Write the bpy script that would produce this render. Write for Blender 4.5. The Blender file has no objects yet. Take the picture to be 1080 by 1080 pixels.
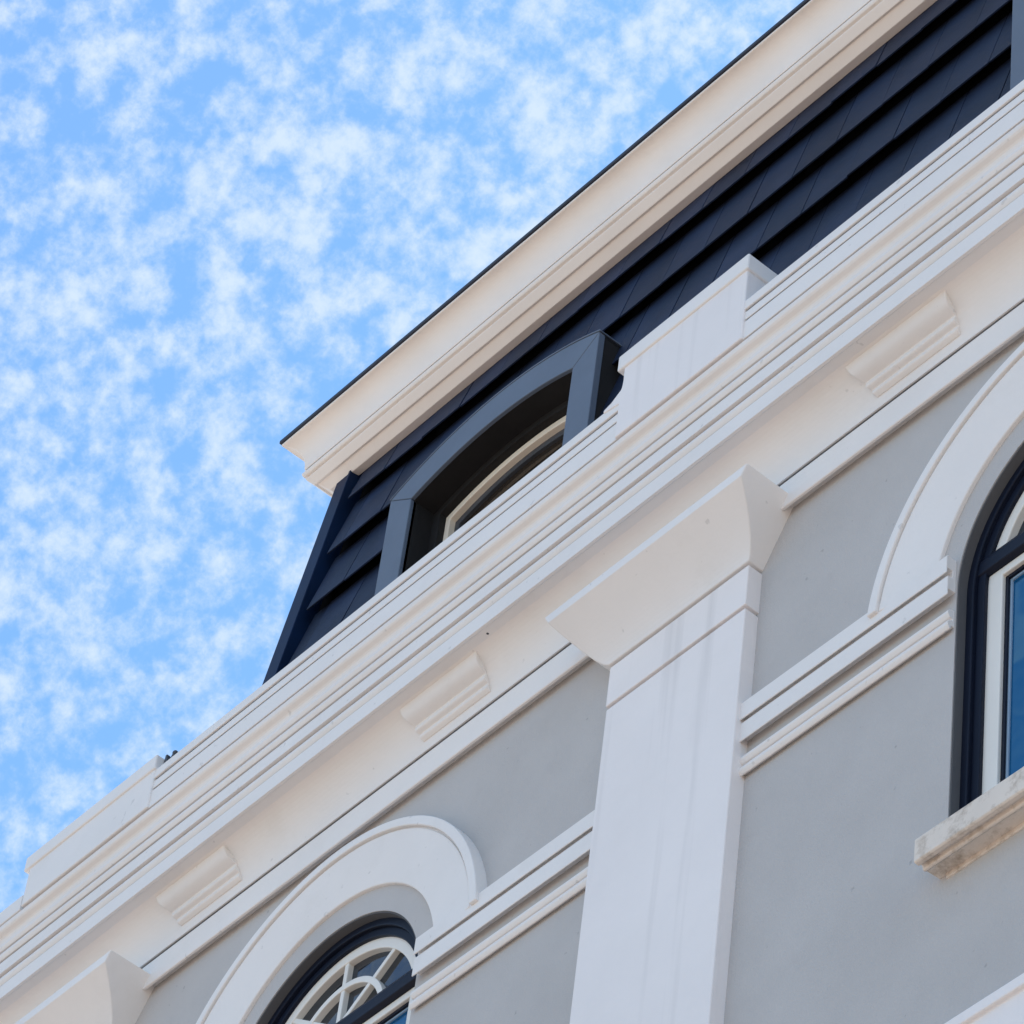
import bpy, bmesh, math, random
from mathutils import Matrix, Vector
random.seed(7)
C = bpy.context.scene.collection
scene = bpy.context.scene

# ------------------------------------------------------------------ camera
cam_data = bpy.data.cameras.new("camera")
cam_data.sensor_width = 36.0
cam_data.lens = 36.0 * 4750.0 / 1080.0
cam_data.clip_start = 0.1
cam_data.clip_end = 2000.0
cam = bpy.data.objects.new("camera", cam_data)
C.objects.link(cam)
RX = Vector((0.6495718, 0.7538535, 0.0987994))
DN = Vector((-0.5133857, 0.5307475, -0.6743457))
FW = Vector((-0.5607955, 0.3873138, 0.7317763))
m3 = Matrix((RX, -DN, -FW)).transposed()
cam.matrix_world = Matrix.Translation((8.972727, -6.197020, 1.6)) @ m3.to_4x4()
scene.camera = cam

# ------------------------------------------------------------------ sky and sun
SUN_ELEV = math.radians(57)
SUN_AZ = math.radians(20)      # measured from +Y (behind the facade) towards +X
world = bpy.data.worlds.new("World")
scene.world = world
world.use_nodes = True
nt = world.node_tree
nt.nodes.clear()
N = nt.nodes.new
L = nt.links.new
out = N("ShaderNodeOutputWorld")
sky = N("ShaderNodeTexSky")
sky.sky_type = 'NISHITA'
sky.sun_disc = False
sky.sun_elevation = SUN_ELEV
sky.sun_rotation = SUN_AZ
sky.altitude = 0
sky.air_density = 1.0
sky.dust_density = 0.6
sky.ozone_density = 1.0
bg = N("ShaderNodeBackground")
bg.inputs['Strength'].default_value = 0.15
hue = N("ShaderNodeMix")
hue.data_type = 'RGBA'
hue.blend_type = 'MULTIPLY'
hue.inputs[0].default_value = 1.0
hue.inputs[7].default_value = (0.61, 0.94, 1.13, 1)
L(sky.outputs[0], hue.inputs[6])
L(hue.outputs[2], bg.inputs['Color'])
bgc = N("ShaderNodeBackground")
bgc.inputs['Color'].default_value = (0.80, 0.91, 1.0, 1)
bgc.inputs['Strength'].default_value = 0.56
tc = N("ShaderNodeTexCoord")


def wnoise(scale, detail, rough, distort=0.0, off=(0, 0, 0)):
    mp = N("ShaderNodeMapping")
    mp.inputs['Location'].default_value = off
    L(tc.outputs['Generated'], mp.inputs['Vector'])
    n = N("ShaderNodeTexNoise")
    n.inputs['Scale'].default_value = scale
    n.inputs['Detail'].default_value = detail
    n.inputs['Roughness'].default_value = rough
    n.inputs['Distortion'].default_value = distort
    L(mp.outputs[0], n.inputs['Vector'])
    return n.outputs['Fac']


def wmath(op, a, b):
    n = N("ShaderNodeMath")
    n.operation = op
    for i, v in enumerate((a, b)):
        if isinstance(v, (int, float)):
            n.inputs[i].default_value = v
        else:
            L(v, n.inputs[i])
    return n.outputs[0]


puffs = wnoise(104, 8, 0.60, 0.05, (1.3, 0.2, 0.7))
broad = wnoise(17, 3, 0.5, 0.0, (4.1, 2.2, 0.3))
wisps = wnoise(260, 6, 0.65, 0.1, (0.4, 5.1, 1.9))
fac = wmath('ADD', wmath('MULTIPLY', puffs, 0.74), wmath('MULTIPLY', broad, 0.18))
fac = wmath('ADD', fac, wmath('MULTIPLY', wisps, 0.16))
ramp = N("ShaderNodeValToRGB")
ramp.color_ramp.interpolation = 'EASE'
ramp.color_ramp.elements[0].position = 0.425
ramp.color_ramp.elements[0].color = (0.06, 0.06, 0.06, 1)
ramp.color_ramp.elements[1].position = 0.705
ramp.color_ramp.elements[1].color = (0.80, 0.80, 0.80, 1)
L(fac, ramp.inputs[0])
mix = N("ShaderNodeMixShader")
L(ramp.outputs[0], mix.inputs[0])
L(bg.outputs[0], mix.inputs[1])
L(bgc.outputs[0], mix.inputs[2])
L(mix.outputs[0], out.inputs[0])

sun_data = bpy.data.lights.new("sun", 'SUN')
sun_data.energy = 3.5
sun_data.angle = math.radians(0.5)
sun_data.color = (1.0, 0.95, 0.87)
sun = bpy.data.objects.new("sun", sun_data)
C.objects.link(sun)
sd = Vector((math.sin(SUN_AZ) * math.cos(SUN_ELEV), math.cos(SUN_AZ) * math.cos(SUN_ELEV), math.sin(SUN_ELEV)))
sun.rotation_euler = sd.to_track_quat('Z', 'Y').to_euler()

scene.view_settings.view_transform = 'Standard'
scene.view_settings.look = 'None'
scene.view_settings.exposure = 0.86
scene.view_settings.gamma = 1.0
scene.view_settings.use_curve_mapping = False


# ------------------------------------------------------------------ materials
def material(name, color, rough=0.7, spec=0.4, bump=0.0, bump_scale=120.0, var=0.04, var_scale=1.5,
             stretch=(1, 1, 1), dirt=None, dirt_amt=0.0, dirt_scale=8.0, streak=0.0, coat=0.0, metallic=0.0, piece=0.0, speck=0.0, dirt_lo=0.55):
    m = bpy.data.materials.new(name)
    m.use_nodes = True
    t = m.node_tree
    n = t.nodes
    b = n['Principled BSDF']
    b.inputs['Roughness'].default_value = rough
    b.inputs['Specular IOR Level'].default_value = spec
    b.inputs['Metallic'].default_value = metallic
    b.inputs['Coat Weight'].default_value = coat
    b.inputs['Coat Roughness'].default_value = 0.15
    co = n.new("ShaderNodeTexCoord")

    def noise(scale, detail, rgh, st=(1, 1, 1)):
        mp = n.new("ShaderNodeMapping")
        mp.inputs['Scale'].default_value = st
        t.links.new(co.outputs['Object'], mp.inputs[0])
        x = n.new("ShaderNodeTexNoise")
        x.inputs['Scale'].default_value = scale
        x.inputs['Detail'].default_value = detail
        x.inputs['Roughness'].default_value = rgh
        t.links.new(mp.outputs[0], x.inputs[0])
        return x.outputs['Fac']

    def ramped(src, lo, hi, a, z):
        r = n.new("ShaderNodeMapRange")
        r.inputs[1].default_value = lo
        r.inputs[2].default_value = hi
        r.inputs[3].default_value = a
        r.inputs[4].default_value = z
        t.links.new(src, r.inputs[0])
        return r.outputs[0]

    def mixc(f, a, z):
        x = n.new("ShaderNodeMix")
        x.data_type = 'RGBA'
        if isinstance(f, (int, float)):
            x.inputs[0].default_value = f
        else:
            t.links.new(f, x.inputs[0])
        for i, v in ((6, a), (7, z)):
            if isinstance(v, tuple):
                x.inputs[i].default_value = (*v, 1)
            else:
                t.links.new(v, x.inputs[i])
        return x.outputs[2]
    lo = tuple(max(0, c * (1 - var)) for c in color)
    hi = tuple(min(1, c * (1 + var)) for c in color)
    col = mixc(ramped(noise(var_scale, 5, 0.6, stretch), 0.3, 0.7, 0, 1), lo, hi)
    if streak:
        s = ramped(noise(13.0, 3, 0.55, (1, 1, 0.035)), 0.54, 0.72, 0, streak)
        col = mixc(s, col, tuple(c * 0.62 for c in color))
    if dirt is not None:
        s = ramped(noise(dirt_scale, 6, 0.7), dirt_lo, dirt_lo + 0.23, 0, dirt_amt)
        col = mixc(s, col, dirt)
    if speck:
        s = ramped(noise(26.0, 2, 0.5), 0.715, 0.76, 0, speck)
        col = mixc(s, col, tuple(c * 0.55 for c in color))
    if piece:
        ge = n.new("ShaderNodeNewGeometry")
        col = mixc(ramped(ge.outputs['Random Per Island'], 0, 1, 0, piece), col, tuple(c * 0.35 for c in color))
    t.links.new(col, b.inputs['Base Color'])
    if bump:
        bp = n.new("ShaderNodeBump")
        bp.inputs['Strength'].default_value = bump
        bp.inputs['Distance'].default_value = 0.004
        t.links.new(noise(bump_scale, 4, 0.6), bp.inputs['Height'])
        t.links.new(bp.outputs[0], b.inputs['Normal'])
    return m


M = {}
M['grey'] = material('grey_stucco', (0.50, 0.478, 0.462), 0.85, 0.25, 0.55, 110, 0.05, 2.2,
                     dirt=(0.40, 0.385, 0.38), dirt_amt=0.25, dirt_scale=5, speck=0.5)
M['white'] = material('white_painted_render', (0.80, 0.768, 0.742), 0.6, 0.3, 0.22, 60, 0.03, 2.2,
                      dirt=(0.62, 0.58, 0.53), dirt_amt=0.22, dirt_scale=4, speck=0.35)
M['shaft'] = material('white_pilaster_paint', (0.83, 0.785, 0.765), 0.6, 0.3, 0.25, 60, 0.03, 2.0, streak=0.34,
                      dirt=(0.66, 0.63, 0.60), dirt_amt=0.12, dirt_scale=3)
M['cream'] = material('cream_cornice_paint', (0.86, 0.785, 0.715), 0.55, 0.35, 0.12, 50, 0.03, 2.5,
                      dirt=(0.62, 0.55, 0.48), dirt_amt=0.18, dirt_scale=4)
M['sill'] = material('weathered_sill', (0.74, 0.66, 0.58), 0.75, 0.25, 0.4, 60, 0.06, 4,
                     dirt=(0.26, 0.19, 0.125), dirt_amt=0.8, dirt_scale=13, dirt_lo=0.50)
M['slate'] = material('dark_slate', (0.014, 0.024, 0.056), 0.6, 0.2, 0.3, 50, 0.35, 3.5, piece=0.55)
M['navy'] = material('navy_gloss_paint', (0.005, 0.008, 0.020), 0.5, 0.2, 0.08, 40, 0.15, 3)
M['hip'] = material('blue_hip_flashing', (0.004, 0.016, 0.052), 0.5, 0.15, 0.1, 30, 0.2, 4)
M['blue_grey'] = material('blue_grey_painted_metal', (0.112, 0.140, 0.188), 0.5, 0.45, 0.12, 30, 0.07, 5)
M['black'] = material('black_recess_paint', (0.017, 0.016, 0.016), 0.7, 0.2, 0.1, 40, 0.2, 4)
M['sash'] = material('cream_white_sash_paint', (0.80, 0.77, 0.71), 0.4, 0.45, 0.08, 40, 0.03, 3)
M['dormer_sash'] = material('cream_dormer_sash_paint', (0.86, 0.76, 0.62), 0.45, 0.4, 0.08, 40, 0.03, 3)
M['reveal'] = material('dark_grey_reveal', (0.105, 0.105, 0.11), 0.8, 0.2, 0.2, 60, 0.06, 3)
M['edge_glint'] = material('pale_blue_edge_glint', (0.30, 0.42, 0.55), 0.35, 0.5, 0.0, 40, 0.05, 3)  # pale colour for the painted reflection along the pane edge
M['metal'] = material('dark_grey_metal', (0.05, 0.055, 0.065), 0.5, 0.5, 0.1, 40, 0.2, 8)
M['membrane'] = material('dark_roof_edge', (0.02, 0.024, 0.038), 0.5, 0.4, 0.1, 30, 0.2, 4)
M['gap_shade'] = material('black_gap_shade', (0.006, 0.006, 0.007), 0.95, 0.1, 0.0, 40, 0.2, 4)  # near-black colour stands in for shade in the slate gaps
M['roof'] = material('roof_felt', (0.10, 0.10, 0.11), 0.9, 0.2, 0.2, 30, 0.2, 1)
M['ground'] = material('pale_paving', (0.42, 0.325, 0.255), 0.85, 0.25, 0.3, 20, 0.12, 0.6)


def glass(name, base, refl, ior=1.9):
    m = bpy.data.materials.new(name)
    m.use_nodes = True
    t = m.node_tree
    b = t.nodes['Principled BSDF']
    b.inputs['Base Color'].default_value = (*base, 1)
    b.inputs['Roughness'].default_value = 0.03
    b.inputs['IOR'].default_value = ior
    b.inputs['Specular Tint'].default_value = (*refl, 1)
    co = t.nodes.new("ShaderNodeTexCoord")
    x = t.nodes.new("ShaderNodeTexNoise")
    x.inputs['Scale'].default_value = 3.0
    t.links.new(co.outputs['Object'], x.inputs[0])
    bp = t.nodes.new("ShaderNodeBump")
    bp.inputs['Strength'].default_value = 0.12
    bp.inputs['Distance'].default_value = 0.02
    t.links.new(x.outputs['Fac'], bp.inputs['Height'])
    t.links.new(bp.outputs[0], b.inputs['Normal'])
    return m


M['glass'] = glass('blue_tinted_glass', (0.0, 0.06, 0.16), (0.04, 0.56, 0.88), 2.0)
M['fan_glass'] = glass('fanlight_glass', (0.012, 0.014, 0.02), (0.5, 0.75, 1.0), 1.7)
M['dormer_glass'] = glass('dormer_glass', (0.030, 0.022, 0.016), (0.9, 0.8, 0.7), 1.35)


# ------------------------------------------------------------------ mesh helpers
def link(name, bm, mat, parent=None, bevel=0.0, seg=2, smooth=False):
    bmesh.ops.recalc_face_normals(bm, faces=bm.faces)
    me = bpy.data.meshes.new(name)
    bm.to_mesh(me)
    bm.free()
    me.materials.append(mat)
    o = bpy.data.objects.new(name, me)
    C.objects.link(o)
    if parent is not None:
        o.parent = parent
    if bevel:
        md = o.modifiers.new("bevel", 'BEVEL')
        md.width = bevel
        md.segments = seg
        md.limit_method = 'ANGLE'
        md.angle_limit = math.radians(40)
        md.harden_normals = False
    if smooth:
        for p in me.polygons:
            p.use_smooth = True
    return o


def add_loft(bm, sections, close=True):
    """sections: list of equal-length closed 3-D loops, skinned one to the next with end caps."""
    rows = [[bm.verts.new(p) for p in s] for s in sections]
    n = len(rows[0])
    for a, b in zip(rows, rows[1:]):
        for i in range(n):
            j = (i + 1) % n
            bm.faces.new((a[i], a[j], b[j], b[i]))
    if close:
        bm.faces.new(rows[0][::-1])
        bm.faces.new(rows[-1])


def add_run(bm, prof, x0, x1):
    """extrude a (y, z) outline along x"""
    add_loft(bm, [[(x0, y, z) for y, z in prof], [(x1, y, z) for y, z in prof]])


def add_plate(bm, outline, y0, y1):
    """extrude an (x, z) outline along y"""
    add_loft(bm, [[(x, y0, z) for x, z in outline], [(x, y1, z) for x, z in outline]])


def add_box(bm, x0, x1, y0, y1, z0, z1):
    add_plate(bm, [(x0, z0), (x1, z0), (x1, z1), (x0, z1)], y0, y1)


def arc(cx, cz, r, a0, a1, n):
    return [(cx + r * math.cos(a0 + (a1 - a0) * i / n), cz + r * math.sin(a0 + (a1 - a0) * i / n)) for i in range(n + 1)]


def add_arch_ring(bm, cx, cz, r0, r1, y0, y1, zbot, n=64):
    """arch-headed frame, legs straight down to zbot (or cut above the centre when zbot > cz)"""
    def edge(r):
        if zbot > cz:
            a = math.asin((zbot - cz) / r)
            return arc(cx, cz, r, a, math.pi - a, n)
        return [(cx + r, zbot)] + arc(cx, cz, r, 0, math.pi, n) + [(cx - r, zbot)]
    e0, e1 = edge(r0), edge(r1)
    secs = []
    for p, q in zip(e0, e1):
        secs.append([(p[0], y0, p[1]), (q[0], y0, q[1]), (q[0], y1, q[1]), (p[0], y1, p[1])])
    add_loft(bm, secs)


def add_bar(bm, p, q, w, y0, y1):
    """flat bar in the x-z plane"""
    d = Vector((q[0] - p[0], q[1] - p[1])).normalized()
    nx, nz = -d.y * w / 2, d.x * w / 2
    add_plate(bm, [(p[0] + nx, p[1] + nz), (q[0] + nx, q[1] + nz), (q[0] - nx, q[1] - nz), (p[0] - nx, p[1] - nz)], y0, y1)


def bulge(p, q, amount, n=6):
    """points from p to q bowed outward (towards -y)"""
    r = []
    for i in range(n + 1):
        t = i / n
        r.append((p[0] + (q[0] - p[0]) * t - amount * math.sin(math.pi * t), p[1] + (q[1] - p[1]) * t))
    return r


def quirk(yf, zlow, zhigh, rise=0.022, depth=0.026, lip=0.005):
    """undercut groove between two members of a moulding: the upper one hangs a thin lip over a hollow"""
    return [(yf, zlow), (yf + depth, zlow), (yf + depth, zhigh + rise), (yf + lip, zhigh + rise), (yf + lip, zhigh)]


def new():
    return bmesh.new()


# ------------------------------------------------------------------ the setting
bm = new()
bm_v = [bm.verts.new(p) for p in ((-300, -300, 0), (300, -300, 0), (300, 300, 0), (-300, 300, 0))]
bm.faces.new(bm_v)
g = link('ground', bm, M['ground'])
g['kind'] = 'structure'

# ------------------------------------------------------------------ the building
X0, X1 = -8.0, 9.2
building = bpy.data.objects.new('ornate_building', None)
C.objects.link(building)
building.location = (0, 0, 0)
building['label'] = 'pale grey stucco building with white mouldings, arched windows and a dark slate mansard roof'
building['category'] = 'building'

PIL = 1.093
WIN = (-0.680, 2.845)
WCZ, WR = 11.20, 0.525
SILL_TOP = 10.165

# wall with arched openings, reveals turned in
bm = new()


def loop_edges(pts, y):
    vs = [bm.verts.new((x, y, z)) for x, z in pts]
    return vs, [bm.edges.new((vs[i], vs[(i + 1) % len(vs)])) for i in range(len(vs))]


outer_v, edges = loop_edges([(X0, 0.0), (X1, 0.0), (X1, 12.9), (X0, 12.9)], 0.0)
holes = []
for cx in WIN:
    pts = [(cx - WR, SILL_TOP - 0.03), (cx + WR, SILL_TOP - 0.03)] + arc(cx, WCZ, WR, 0, math.pi, 72)
    hv, he = loop_edges(pts, 0.0)
    holes.append(hv)
    edges += he
bmesh.ops.triangle_fill(bm, use_beauty=True, use_dissolve=False, edges=edges)
for hv in holes:
    back = [bm.verts.new((v.co.x, 0.16, v.co.z)) for v in hv]
    for i in range(len(hv)):
        j = (i + 1) % len(hv)
        bm.faces.new((hv[i], hv[j], back[j], back[i]))
# flanks, back and roof deck
bk = [bm.verts.new(p) for p in ((X0, 11, 0), (X1, 11, 0), (X1, 11, 12.9), (X0, 11, 12.9))]
for i in range(4):
    j = (i + 1) % 4
    if i != 0:
        bm.faces.new((outer_v[i], outer_v[j], bk[j], bk[i]))
bm.faces.new(bk)
link('wall', bm, M['grey'], building)

# pilasters with flared capitals


def pilaster(x0, x1, out, left):
    bm = new()
    add_box(bm, x0, x1, -0.055, 0.03, 0.0, 11.742)
    sh = link('pilaster', bm, M['shaft'], building, 0.004)
    bm = new()
    add_box(bm, x0 + .02, x1 - .02, -0.026, 0.03, 11.735, 11.765)
    add_box(bm, x0 - .002, x1 + .002, -0.058, 0.03, 11.756, 11.935)
    add_box(bm, x0 + .02, x1 - .02, -0.026, 0.03, 11.93, 11.96)
    link('neck_band', bm, M['shaft'], sh, 0.004)
    # concave flare on three sides
    bm = new()
    secs = []
    steps = 14
    zb, zt = 11.948, 12.136
    for i in range(steps + 3):
        u = i / steps
        z = min(zb + (zt - zb) * u, 12.178)
        px = out * min(1.0, (z - zb) / (12.178 - zb)) + .004
        py = -0.062 - 0.1535 * min(1.0, u) ** 1.4
        if i == steps + 1:
            py, z = -0.2165, zt + .003
            px = out * (z - zb) / (12.178 - zb) + .004
        if i == steps + 2:
            py, z, px = -0.2165, 12.178, out + .004
        pl = left * (.004 + out * max(0.0, (px - .004) / out) ** 0.72)
        secs.append([(x0 - pl, py, z), (x1 + px, py, z), (x1 + px, 0.03, z), (x0 - pl, 0.03, z)])
    add_loft(bm, secs)
    link('capital', bm, M['white'], sh, 0.004)
    return sh


pilaster(0.765, 1.421, 0.140, 1.25)
pilaster(-2.640, -1.935, 0.150, 1.0)
pilaster(4.280, 4.936, 0.140, 1.25)

# string course between windows and pilasters
SP = [(0.02, 11.334), (-0.034, 11.334), (-0.038, 11.328), (-0.038, 11.259), (-0.033, 11.259), (-0.033, 11.280), (-0.012, 11.280), (-0.012, 11.250),
      (-0.032, 11.248), (-0.032, 11.170), (-0.027, 11.170), (-0.027, 11.196), (0.02, 11.196)]
SL = [(0.02, 11.120), (-0.012, 11.118)]
SL += bulge((-0.017, 11.116), (-0.017, 11.083), 0.009) + [(-0.006, 11.081), (-0.006, 11.074)] + bulge((-0.017, 11.072), (-0.017, 11.036), 0.009)
SL += [(-0.012, 11.036), (-0.010, 11.050), (0.02, 11.050)]
for a, b in ((WIN[0] + WR + .018, 0.77), (1.416, WIN[1] - WR - .006), (-1.945, WIN[0] - WR - .006), (WIN[1] + WR + .006, 4.29)):
    bm = new()
    add_run(bm, SP, a, b)
    sc = link('string_course', bm, M['white'], building, 0.003)
    bm = new()
    add_run(bm, SL, a, b)
    link('lower_bead', bm, M['white'], sc, 0.002)

# lower band under the windows
bm = new()
add_run(bm, [(0.03, 8.95), (-0.06, 8.95), (-0.06, 9.385), (-0.075, 9.39), (-0.075, 9.428), (0.03, 9.432)], X0, X1)
link('lower_band', bm, M['shaft'], building, 0.004)

# arched trim over each window (rests on the string course)
for cx in WIN:
    bm = new()
    cz = 11.19
    e0 = []
    e1 = []
    for e, rr, cc in ((e0, 0.612, 11.212), (e1, 0.826, cz)):
        a = math.asin((11.292 - cc) / rr)
        e += arc(cx + .003, cc, rr, a, math.pi - a, 72)
    add_loft(bm, [[(p[0], -0.014, p[1]), (q[0], -0.042, q[1]), (q[0], 0.02, q[1]), (p[0], 0.02, p[1])] for p, q in zip(e0, e1)])
    add_arch_ring(bm, cx + .005, cz, 0.822, 0.836, -0.034, 0.02, 11.292, 72)
    add_arch_ring(bm, cx + .005, cz, 0.832, 0.868, -0.052, 0.02, 11.292, 72)
    link('archivolt', bm, M['white'], building, 0.004)


def window(cx):
    bm = new()
    add_arch_ring(bm, cx, WCZ, 0.492, 0.532, 0.036, 0.15, SILL_TOP - .02)
    add_arch_ring(bm, cx, WCZ, 0.462, 0.494, 0.052, 0.15, SILL_TOP - .02)
    fr = link('arched_window', bm, M['navy'], building, 0.004)
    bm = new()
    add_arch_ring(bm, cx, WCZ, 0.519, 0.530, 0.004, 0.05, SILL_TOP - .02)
    link('reveal_ring', bm, M['reveal'], fr)  # dark grey ring just inside the opening edge
    bm = new()
    add_run(bm, [(0.12, 11.262), (0.060, 11.262), (0.046, 11.272), (0.046, 11.318), (0.058, 11.345), (0.12, 11.350)], cx - .512, cx + .512)
    link('transom', bm, M['navy'], fr, 0.003)
    # fanlight
    fz = 11.335
    bm = new()
    a0 = math.asin((fz - WCZ) / .47)
    add_arch_ring(bm, cx, WCZ, 0.422, 0.468, 0.066, 0.12, fz)
    add_box(bm, cx - .43, cx + .43, 0.068, 0.118, fz - .03, fz + .012)
    link('fanlight_sash', bm, M['sash'], fr, 0.004)
    bm = new()
    hub = (cx, fz)
    for ang in (36, 90, 144):
        a = math.radians(ang)
        # stop at the inner face of the sash arc
        r = 0.2
        while math.hypot(r * math.cos(a), fz + r * math.sin(a) - WCZ) < 0.428:
            r += 0.002
        add_bar(bm, hub, (cx + r * math.cos(a), fz + r * math.sin(a)), 0.021, 0.070, 0.10)
    add_arch_ring(bm, cx, 11.27, 0.231, 0.256, 0.067, 0.10, fz + .01, 40)
    link('muntin', bm, M['sash'], fr, 0.003)
    bm = new()
    add_plate(bm, arc(cx, WCZ, 0.43, 0.25, math.pi - 0.25, 40), 0.092, 0.098)
    link('pane', bm, M['fan_glass'], fr)
    # pair of casements below the transom
    for s in (-1, 1):
        xa, xb = (cx - .468, cx - .004) if s < 0 else (cx + .004, cx + .468)
        bm = new()
        zt, zb = 11.290, SILL_TOP - .02
        for a, b, c, d in ((xa, xa + .064, zb, zt), (xb - .064, xb, zb, zt), (xa + .06, xb - .06, zt - .058, zt - .001), (xa + .06, xb - .06, zb, zb + .08)):
            add_box(bm, a, b, 0.067, 0.12, c, d)
        link('casement', bm, M['sash'], fr, 0.004)
        bm = new()
        xi, xj, zi, zj = xa + .062, xb - .062, zb + .078, zt - .056
        for a, b, c, d in ((xi, xi + .014, zi, zj), (xj - .014, xj, zi, zj), (xi + .013, xj - .013, zj - .014, zj - .001)):
            add_box(bm, a, b, 0.080, 0.12, c, d)
        link('pane_edge_shade', bm, M['navy'], fr)  # navy strip painted in as the shadow round the pane
        bm = new()
        for a, b, c, d in ((xi + .012, xi + .022, zi, zj - .012), (xj - .022, xj - .012, zi, zj - .012), (xi + .021, xj - .021, zj - .022, zj - .012)):
            add_box(bm, a, b, 0.0885, 0.12, c, d)
        link('pane_edge_glint', bm, M['edge_glint'], fr)  # pale strip painted in as a reflection at the pane edge
        bm = new()
        add_box(bm, xi + .015, xj - .015, 0.094, 0.10, zi - .01, zj - .015)
        link('pane', bm, M['glass'], fr)
    # stone sill
    bm = new()
    x0, x1 = cx - .548, cx + .548
    add_run(bm, [(0.15, 10.175), (0.0, 10.165), (-0.094, 10.152), (-0.100, 10.146), (-0.100, 10.064), (-0.094, 10.060),
                 (-0.080, 10.060), (-0.078, 10.070), (-0.068, 10.070), (-0.066, 10.057), (-0.058, 10.054), (-0.050, 10.062),
                 (0.0, 10.066), (0.15, 10.066)], x0, x1)
    add_box(bm, x0 + .03, x1 - .03, -0.006, 0.1, 10.048, 10.068)
    link('window_sill', bm, M['sill'], fr, 0.003)
    return fr


for cx in WIN:
    window(cx)

# entablature: architrave, coved frieze, cornice
bm = new()
add_run(bm, [(0.02, 12.150), (-0.026, 12.150), (-0.026, 12.124), (-0.036, 12.124), (-0.038, 12.128), (-0.038, 12.243), (-0.035, 12.246), (0.02, 12.246)], X0, X1)
link('architrave', bm, M['white'], building, 0.003)


def cove(t):
    """t 0..1 from the foot of the frieze to the soffit edge"""
    a = math.pi / 2 * t
    return (-0.041 - 0.150 * max(0.0, 1 - math.cos(a)) ** 0.9, 12.262 + 0.172 * max(0.0, math.sin(a)) ** 1.05)


bm = new()
CP = [cove(i / 16) for i in range(17)]
add_run(bm, [(0.05, 12.290), (-0.035, 12.290), (-0.035, 12.257), (-0.041, 12.257)] + CP + [(0.05, 12.44)], X0, X1)
fz_ob = link('frieze', bm, M['white'], building)

CR = [(0.05, 12.425), (-0.186, 12.425), (-0.190, 12.420), (-0.200, 12.420)] + quirk(-0.200, 12.493, 12.502)
CR += bulge((-0.196, 12.503), (-0.198, 12.545), 0.009) + quirk(-0.198, 12.547, 12.556, 0.034, 0.030) + [(-0.208, 12.557)] + quirk(-0.208, 12.619, 12.630)
CR += bulge((-0.209, 12.631), (-0.211, 12.668), 0.008) + quirk(-0.211, 12.670, 12.679, 0.018)
CR += bulge((-0.213, 12.680), (-0.216, 12.711), 0.007)
for i in range(9):
    t = i / 8
    CR.append((-0.215 - 0.034 * (t - 0.12 * math.sin(2 * math.pi * t)), 12.716 + 0.056 * (t + 0.10 * math.sin(2 * math.pi * t))))
CR += [(-0.222, 12.774), (-0.222, 12.783), (0.05, 12.783)]
bm = new()
add_run(bm, CR, X0, X1)
link('cornice', bm, M['white'], building, 0.0025)

# reeded brackets on the frieze
for (xa, xb, xc, xd) in ((1.915, 2.365, 1.975, 2.345), (-0.298, 0.108, -0.255, 0.098), (-1.682, -1.280, -1.618, -1.262), (4.05, 4.48, 4.09, 4.46)):
    bm = new()
    secs = []
    n = 36
    prof = []
    for i in range(n + 1):
        u = i / n                                   # 0 foot .. 1 top
        t = 0.15 + 0.60 * u
        y, z = cove(t)
        y2, z2 = cove(t + 0.01)
        d = Vector((y2 - y, z2 - z)).normalized()
        nrm = Vector((-d.y, d.x))
        if u < 0.20:
            h = 0.004 + 0.012 * math.sin(math.pi * u / 0.20)
        elif u < 0.42:
            h = 0.005 + 0.015 * math.sin(math.pi * (u - .20) / 0.22)
        else:
            h = 0.003 + 0.023 * max(0.0, math.sin(math.pi * (u - .42) / 0.58)) ** 0.8
        prof.append((u, y + nrm.x * h, z + nrm.y * h, y - nrm.x * .03, z - nrm.y * .03))
    sec_l, sec_r = [], []
    for u, y, z, yb, zb in prof:
        sec_l.append((xc + (xa - xc) * u, y, z))
        sec_r.append((xd + (xb - xd) * u, y, z))
    for u, y, z, yb, zb in prof[::-1]:
        sec_l.append((xc + (xa - xc) * u, yb, zb))
        sec_r.append((xd + (xb - xd) * u, yb, zb))
    add_loft(bm, [sec_l, sec_r])
    link('reeded_bracket', bm, M['white'], building, 0.004)

# small dark bolt hole in the frieze
bm = new()
y, z = cove(0.86)
bmesh.ops.create_uvsphere(bm, u_segments=12, v_segments=8, radius=0.007, matrix=Matrix.Translation((0.195, y, z)))
link('anchor_bolt', bm, M['metal'], fz_ob, smooth=True)

# parapet: low coping between raised blocks
BL = (-2.487, -1.674)
BM = (0.884, 1.534)
BR = (4.23, 4.88)
LP = [(-0.06, 12.815), (-0.242, 12.815), (-0.242, 12.782), (-0.2505, 12.782)] + quirk(-0.2505, 12.871, 12.880) + [(-0.2505, 12.881)] + quirk(-0.2505, 12.920, 12.930)
LP += [(-0.2545, 12.931), (-0.2545, 12.975), (-0.249, 12.981), (-0.06, 12.985)]
for a, b in ((BL[1] - .01, BM[0] + .04), (BM[1] - .01, BR[0] + .03), (BR[1] - .01, X1)):
    bm = new()
    add_run(bm, LP, a, b)
    link('parapet', bm, M['white'], building, 0.003)
bm = new()
add_run(bm, [(-0.06, 12.782), (-0.248, 12.782), (-0.2505, 12.785), (-0.2505, 12.860), (-0.06, 12.865)], X0, BL[0] + .01)
link('parapet', bm, M['white'], building, 0.003)

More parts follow.
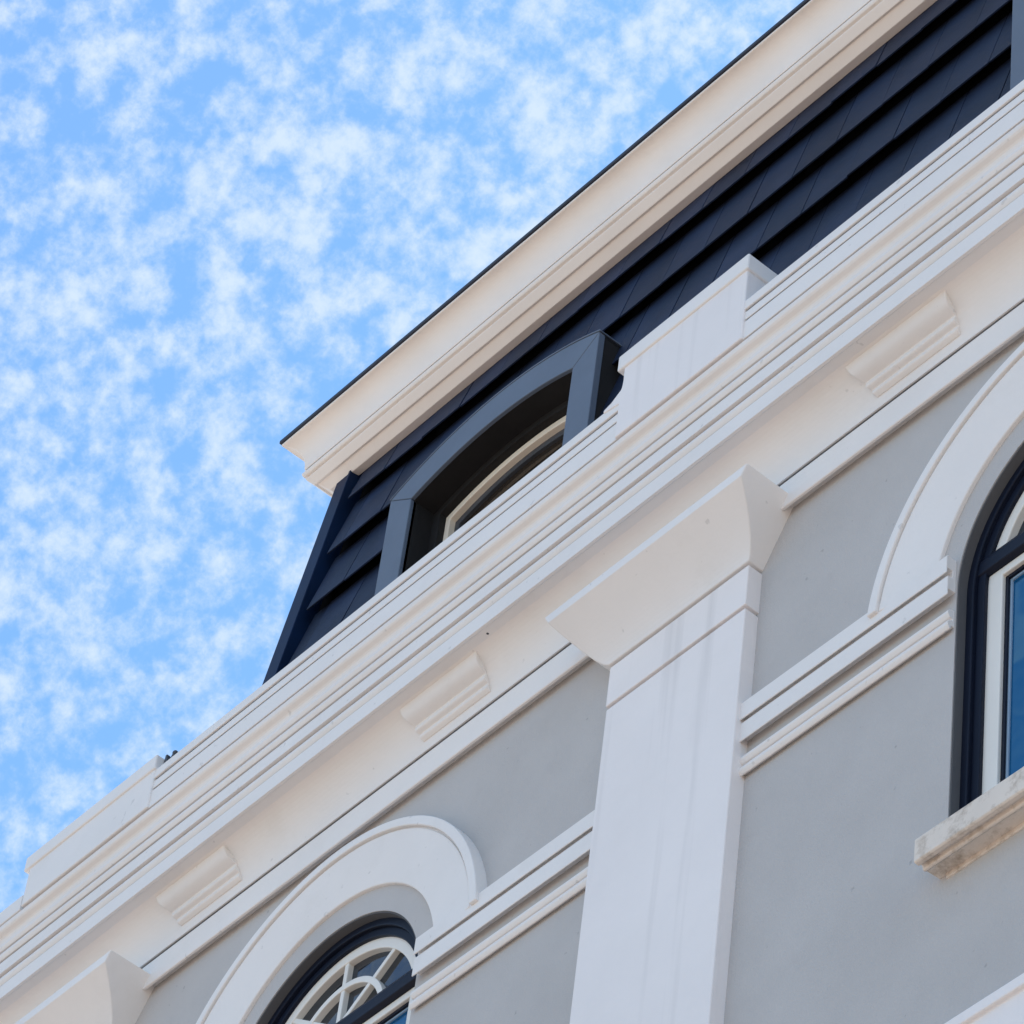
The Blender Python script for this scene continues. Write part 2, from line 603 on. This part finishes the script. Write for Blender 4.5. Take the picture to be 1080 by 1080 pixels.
for (xa, xb), zc, zt in ((BM, 13.130, 13.207), (BR, 13.130, 13.207)):
    bm = new()
    outline = [(xb - .006, 12.7815), (xb - .006, zc + .01), (xa + .028, zc + .01), (xa + .030, 13.073)]
    outline += [(xa + .030 - .010 * (1 - math.cos(t * math.pi / 2 / 6)) * 1.0, 13.073 - .05 * math.sin(t * math.pi / 2 / 6)) for t in range(1, 7)]
    outline += [(xa + .004, 13.012), (xa - .022, 12.995), (xa - .060, 12.984), (xa - .060, 12.970), (xa + .02, 12.955), (xa + .02, 12.7815)]
    add_plate(bm, outline, -0.259, -0.05)
    pb = link('parapet_block', bm, M['shaft'], building, 0.005)
    bm = new()
    add_plate(bm, [(xa, zc), (xb + .003, zc), (xb + .003, zt), (xa, zt)], -0.267, -0.045)
    link('block_cap', bm, M['white'], pb, 0.006)
bm = new()
add_plate(bm, [(BL[0] + .03, 12.7815), (BL[1], 12.7815), (BL[1], 12.98), (BL[0] + .03, 12.98)], -0.259, -0.05)
pb = link('parapet_block', bm, M['white'], building, 0.005)
bm = new()
add_plate(bm, [(BL[0], 12.972), (BL[1] + .006, 12.972), (BL[1] + .006, 13.044), (BL[0], 13.044)], -0.267, -0.045)
link('block_cap', bm, M['white'], pb, 0.006)

# ------------------------------------------------------------------ mansard roof


def ys(z):
    return 0.25 + 0.097 * (z - 14.2)


def xh(z):
    return -1.720 + 0.0625 * (z - 14.42)


bm = new()
secs = []
for z in (12.60, 15.20):
    secs.append([(xh(z) + .03, ys(z) + .30, z), (X1 - .2, ys(z) + .30, z), (X1 - .2, 10.5, z), (xh(z) + .03, 10.5, z)])
add_loft(bm, secs)
mansard = link('mansard_roof', bm, M['black'], building)
DORMERS = (-0.403, 2.952, 6.307)
ZB = [13.12, 13.455, 13.79, 14.125, 14.458, 14.792]
for k, zb in enumerate(ZB):
    zt = ZB[k + 1] + .03 if k + 1 < len(ZB) else 15.12
    rnd = random.Random(k)
    runs = {}
    x = xh(zb) + .135
    first = True
    while x < X1 - .25:
        w = 0.235 if not first else 0.10 + 0.13 * (k % 2)
        first = False
        j = rnd.uniform(-.0025, .0025)
        dz = rnd.uniform(-.002, .002)
        gap = .0022 if rnd.random() < .85 else .006
        yb, yt = ys(zb) - .034 + j, ys(zt) + .018 + j * .3
        pieces = [(x + gap / 2, x + w - gap / 2, zb + dz)]
        for dc in DORMERS:                      # slates stop at the dormer cheeks and start again over its head
            cut = []
            for xa, xb, z0 in pieces:
                lo, hi = dc - .595, dc + .595
                if xb <= lo or xa >= hi or z0 > 14.3:
                    cut.append((xa, xb, z0))
                    continue
                if xa < lo:
                    cut.append((xa, lo, z0))
                if xb > hi:
                    cut.append((hi, xb, z0))
                if zt > 14.35:
                    cut.append((max(xa, lo), min(xb, hi), 14.275))
            pieces = cut
        for xa, xb, z0 in pieces:
            f = (z0 - zb) / (zt - zb)
            y0 = yb + (yt - yb) * f
            key = sum(xa > dc for dc in DORMERS) if z0 == zb + dz else 10 + sum(xa > dc + .7 for dc in DORMERS)
            bm = runs.setdefault(key, None) or runs.__setitem__(key, new()) or runs[key]
            add_loft(bm, [[(xa, y0, z0), (xa, y0 + .008, z0), (xa, yt + .008, zt), (xa, yt, zt)],
                          [(xb, y0, z0), (xb, y0 + .008, z0), (xb, yt + .008, zt), (xb, yt, zt)]])
        x += w
    for bm in runs.values():
        link('slate_course', bm, M['slate'], mansard, 0.002)

# added black sheet behind the slates paints the gap shade, open at dormers
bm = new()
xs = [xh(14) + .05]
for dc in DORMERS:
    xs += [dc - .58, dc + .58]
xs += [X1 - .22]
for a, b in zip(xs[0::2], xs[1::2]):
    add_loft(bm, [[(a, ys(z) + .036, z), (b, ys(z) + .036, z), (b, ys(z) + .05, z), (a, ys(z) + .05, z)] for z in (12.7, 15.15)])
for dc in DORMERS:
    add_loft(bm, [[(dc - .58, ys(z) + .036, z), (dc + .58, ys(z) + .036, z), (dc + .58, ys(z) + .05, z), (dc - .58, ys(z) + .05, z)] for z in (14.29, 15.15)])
link('slate_gap_shade', bm, M['gap_shade'], mansard)

# hip flashing on the left corner
bm = new()


def strip(xa, xb, ya, yb, z0=12.7, z1=15.10):
    s = []
    for z in (z0, z1):
        s.append([(xh(z) + xa, ys(z) + ya, z), (xh(z) + xb, ys(z) + ya, z), (xh(z) + xb, ys(z) + yb, z), (xh(z) + xa, ys(z) + yb, z)])
    add_loft(bm, s)


strip(0.0, 0.076, -0.040, 0.10)
strip(0.084, 0.098, -0.046, 0.09)
strip(0.07, 0.088, -0.024, 0.09)
link('hip_flashing', bm, M['hip'], mansard, 0.003)

# roof cornice with a mitred return round the left corner
RP = [(0.325, 14.990), (0.292, 14.984), (0.288, 14.984), (0.250, 15.015), (0.240, 15.012), (0.211, 15.043), (0.211, 15.048), (0.222, 15.050), (0.222, 15.055)]
RP += [(0.203 - 0.007 * math.sin(math.pi * i / 5), 15.058 + 0.032 * i / 5) for i in range(6)]
RP += [(0.225, 15.093), (0.225, 15.125), (0.207, 15.125), (0.207, 15.101), (0.202, 15.101), (0.200, 15.114)]
for i in range(1, 15):
    a = math.pi / 2 * i / 14
    RP.append((0.200 - 0.075 * (1 - math.cos(a)), 15.114 + 0.132 * math.sin(a)))
RP += [(0.120, 15.248), (0.120, 15.258), (0.325, 15.258)]


def mitred(bm, prof, x_right, y_back):
    xcorner = -1.690
    s0, s1, s2 = [], [], []
    for y, z in prof:
        p = 0.325 - y
        s0.append((x_right, y, z))
        s1.append((xcorner - p, y, z))
        s2.append((xcorner - p, y_back, z))
    add_loft(bm, [s0, s1, s2])


bm = new()
mitred(bm, RP, X1 - .1, 10.4)
link('roof_cornice', bm, M['cream'], mansard, 0.003)
bm = new()
mitred(bm, [(0.326, 15.2595), (0.115, 15.2595), (0.112, 15.263), (0.112, 15.279), (0.116, 15.283), (0.326, 15.283)], X1 - .1, 10.4)
link('roof_edge', bm, M['membrane'], mansard, 0.002)
bm = new()
add_box(bm, -1.68, X1 - .1, 0.322, 10.45, 15.17, 15.287)
link('roof_deck', bm, M['roof'], mansard)

# ------------------------------------------------------------------ dormers


def sag_arc(cx, half, zc, sag, n=28, x0=None, x1=None):
    """segmental arch points left to right through (cx-half, zc), crown zc+sag"""
    R = (half * half + sag * sag) / (2 * sag)
    pts = []
    a = -half if x0 is None else x0
    b = half if x1 is None else x1
    for i in range(n + 1):
        x = a + (b - a) * i / n
        pts.append((cx + x, zc + sag - R + math.sqrt(R * R - x * x)))
    return pts


def dormer(cx):
    ho, hi, zo, zi = 0.607, 0.468, 14.243, 14.150
    so, si, yf, zbot = 0.128, 0.080, 0.130, 12.95
    # box behind the face: cheeks and arched roof, with the opening left through it
    bm = new()
    O = [(cx - ho + .004, zbot)] + [(x, z - .004) for x, z in sag_arc(cx, ho - .004, zo, so)] + [(cx + ho - .004, zbot)]
    I = [(cx - hi, zbot)] + sag_arc(cx, hi, zi, si) + [(cx + hi, zbot)]
    secs = [[(p[0], yf + .016, p[1]), (q[0], yf + .016, q[1]), (q[0], 0.75, q[1]), (p[0], 0.75, p[1])] for p, q in zip(O, I)]
    add_loft(bm, secs)
    d = link('dormer', bm, M['black'], building)
    # face boards, mitred at the shoulders
    for s in (-1, 1):
        bm = new()
        g = .0015
        add_plate(bm, [(cx + s * ho, zbot), (cx + s * ho, zo - g), (cx + s * hi, zi - g), (cx + s * hi, zbot)], yf, yf + .03)
        link('jamb', bm, M['blue_grey'], d, 0.003)
    bm = new()
    top, low = sag_arc(cx, ho, zo + .0015, so), sag_arc(cx, hi, zi + .0015, si)
    add_loft(bm, [[(p[0], yf, p[1]), (q[0], yf, q[1]), (q[0], yf + .03, q[1]), (p[0], yf + .03, p[1])] for p, q in zip(top, low)])
    link('arched_head', bm, M['blue_grey'], d, 0.003)
    # thin metal capping over the head
    bm = new()
    a, b = sag_arc(cx, ho + .004, zo + .003, so), sag_arc(cx, ho + .004, zo + .010, so)
    add_loft(bm, [[(p[0], yf - .002, p[1]), (q[0], yf - .002, q[1]), (q[0], 0.7, q[1]), (p[0], 0.7, p[1])] for p, q in zip(a, b)])
    link('capping', bm, M['blue_grey'], d, 0.002)

    def inner_frame(h0, h1, z0, z1, s0, s1, ya, yb, mat, nm):
        bm = new()
        A = [(cx - h0, zbot)] + sag_arc(cx, h0, z0, s0) + [(cx + h0, zbot)]
        B = [(cx - h1, zbot)] + sag_arc(cx, h1, z1, s1) + [(cx + h1, zbot)]
        add_loft(bm, [[(p[0], ya, p[1]), (q[0], ya, q[1]), (q[0], yb, q[1]), (p[0], yb, p[1])] for p, q in zip(A, B)])
        return link(nm, bm, mat, d, 0.003)
    inner_frame(.472, .428, 14.156, 14.126, .080, .074, .245, .36, M['black'], 'window_frame')
    inner_frame(.428, .400, 14.125, 14.099, .072, .066, .276, .36, M['dormer_sash'], 'sash')
    inner_frame(.400, .372, 14.100, 14.074, .068, .064, .302, .36, M['metal'], 'inner_sash')
    bm = new()
    add_plate(bm, [(cx - .38, zbot)] + sag_arc(cx, .38, 14.078, .066) + [(cx + .38, zbot)], .318, .325)
    link('pane', bm, M['dormer_glass'], d)
    return d


for cx in DORMERS:
    dormer(cx)

# ------------------------------------------------------------------ the forked fitting on the parapet
bm = new()
fx, fy, fzz = -1.632, -0.225, 12.981
add_box(bm, -.045, .045, -.025, .025, 0.0, .008)
add_loft(bm, [[(-.040, -.016, .006), (-.008, -.016, .006), (-.008, .016, .006), (-.040, .016, .006)],
              [(-.044, -.012, .105), (-.030, -.012, .105), (-.030, .012, .105), (-.044, .012, .105)]])
add_loft(bm, [[(-.010, -.014, .006), (.012, -.014, .006), (.012, .014, .006), (-.010, .014, .006)],
              [(.020, -.012, .070), (.042, -.012, .070), (.042, .012, .070), (.020, .012, .070)]])
bmesh.ops.create_uvsphere(bm, u_segments=12, v_segments=8, radius=0.016, matrix=Matrix.Translation((.031, 0, .078)))
fit = link('metal_fitting', bm, M['metal'], None, 0.003)
fit.location = (fx, fy, fzz)
fit.scale = (0.72, 0.72, 0.72)
fit['label'] = 'tiny dark forked metal fitting on top of the white parapet against the sky'
fit['category'] = 'metal fitting'
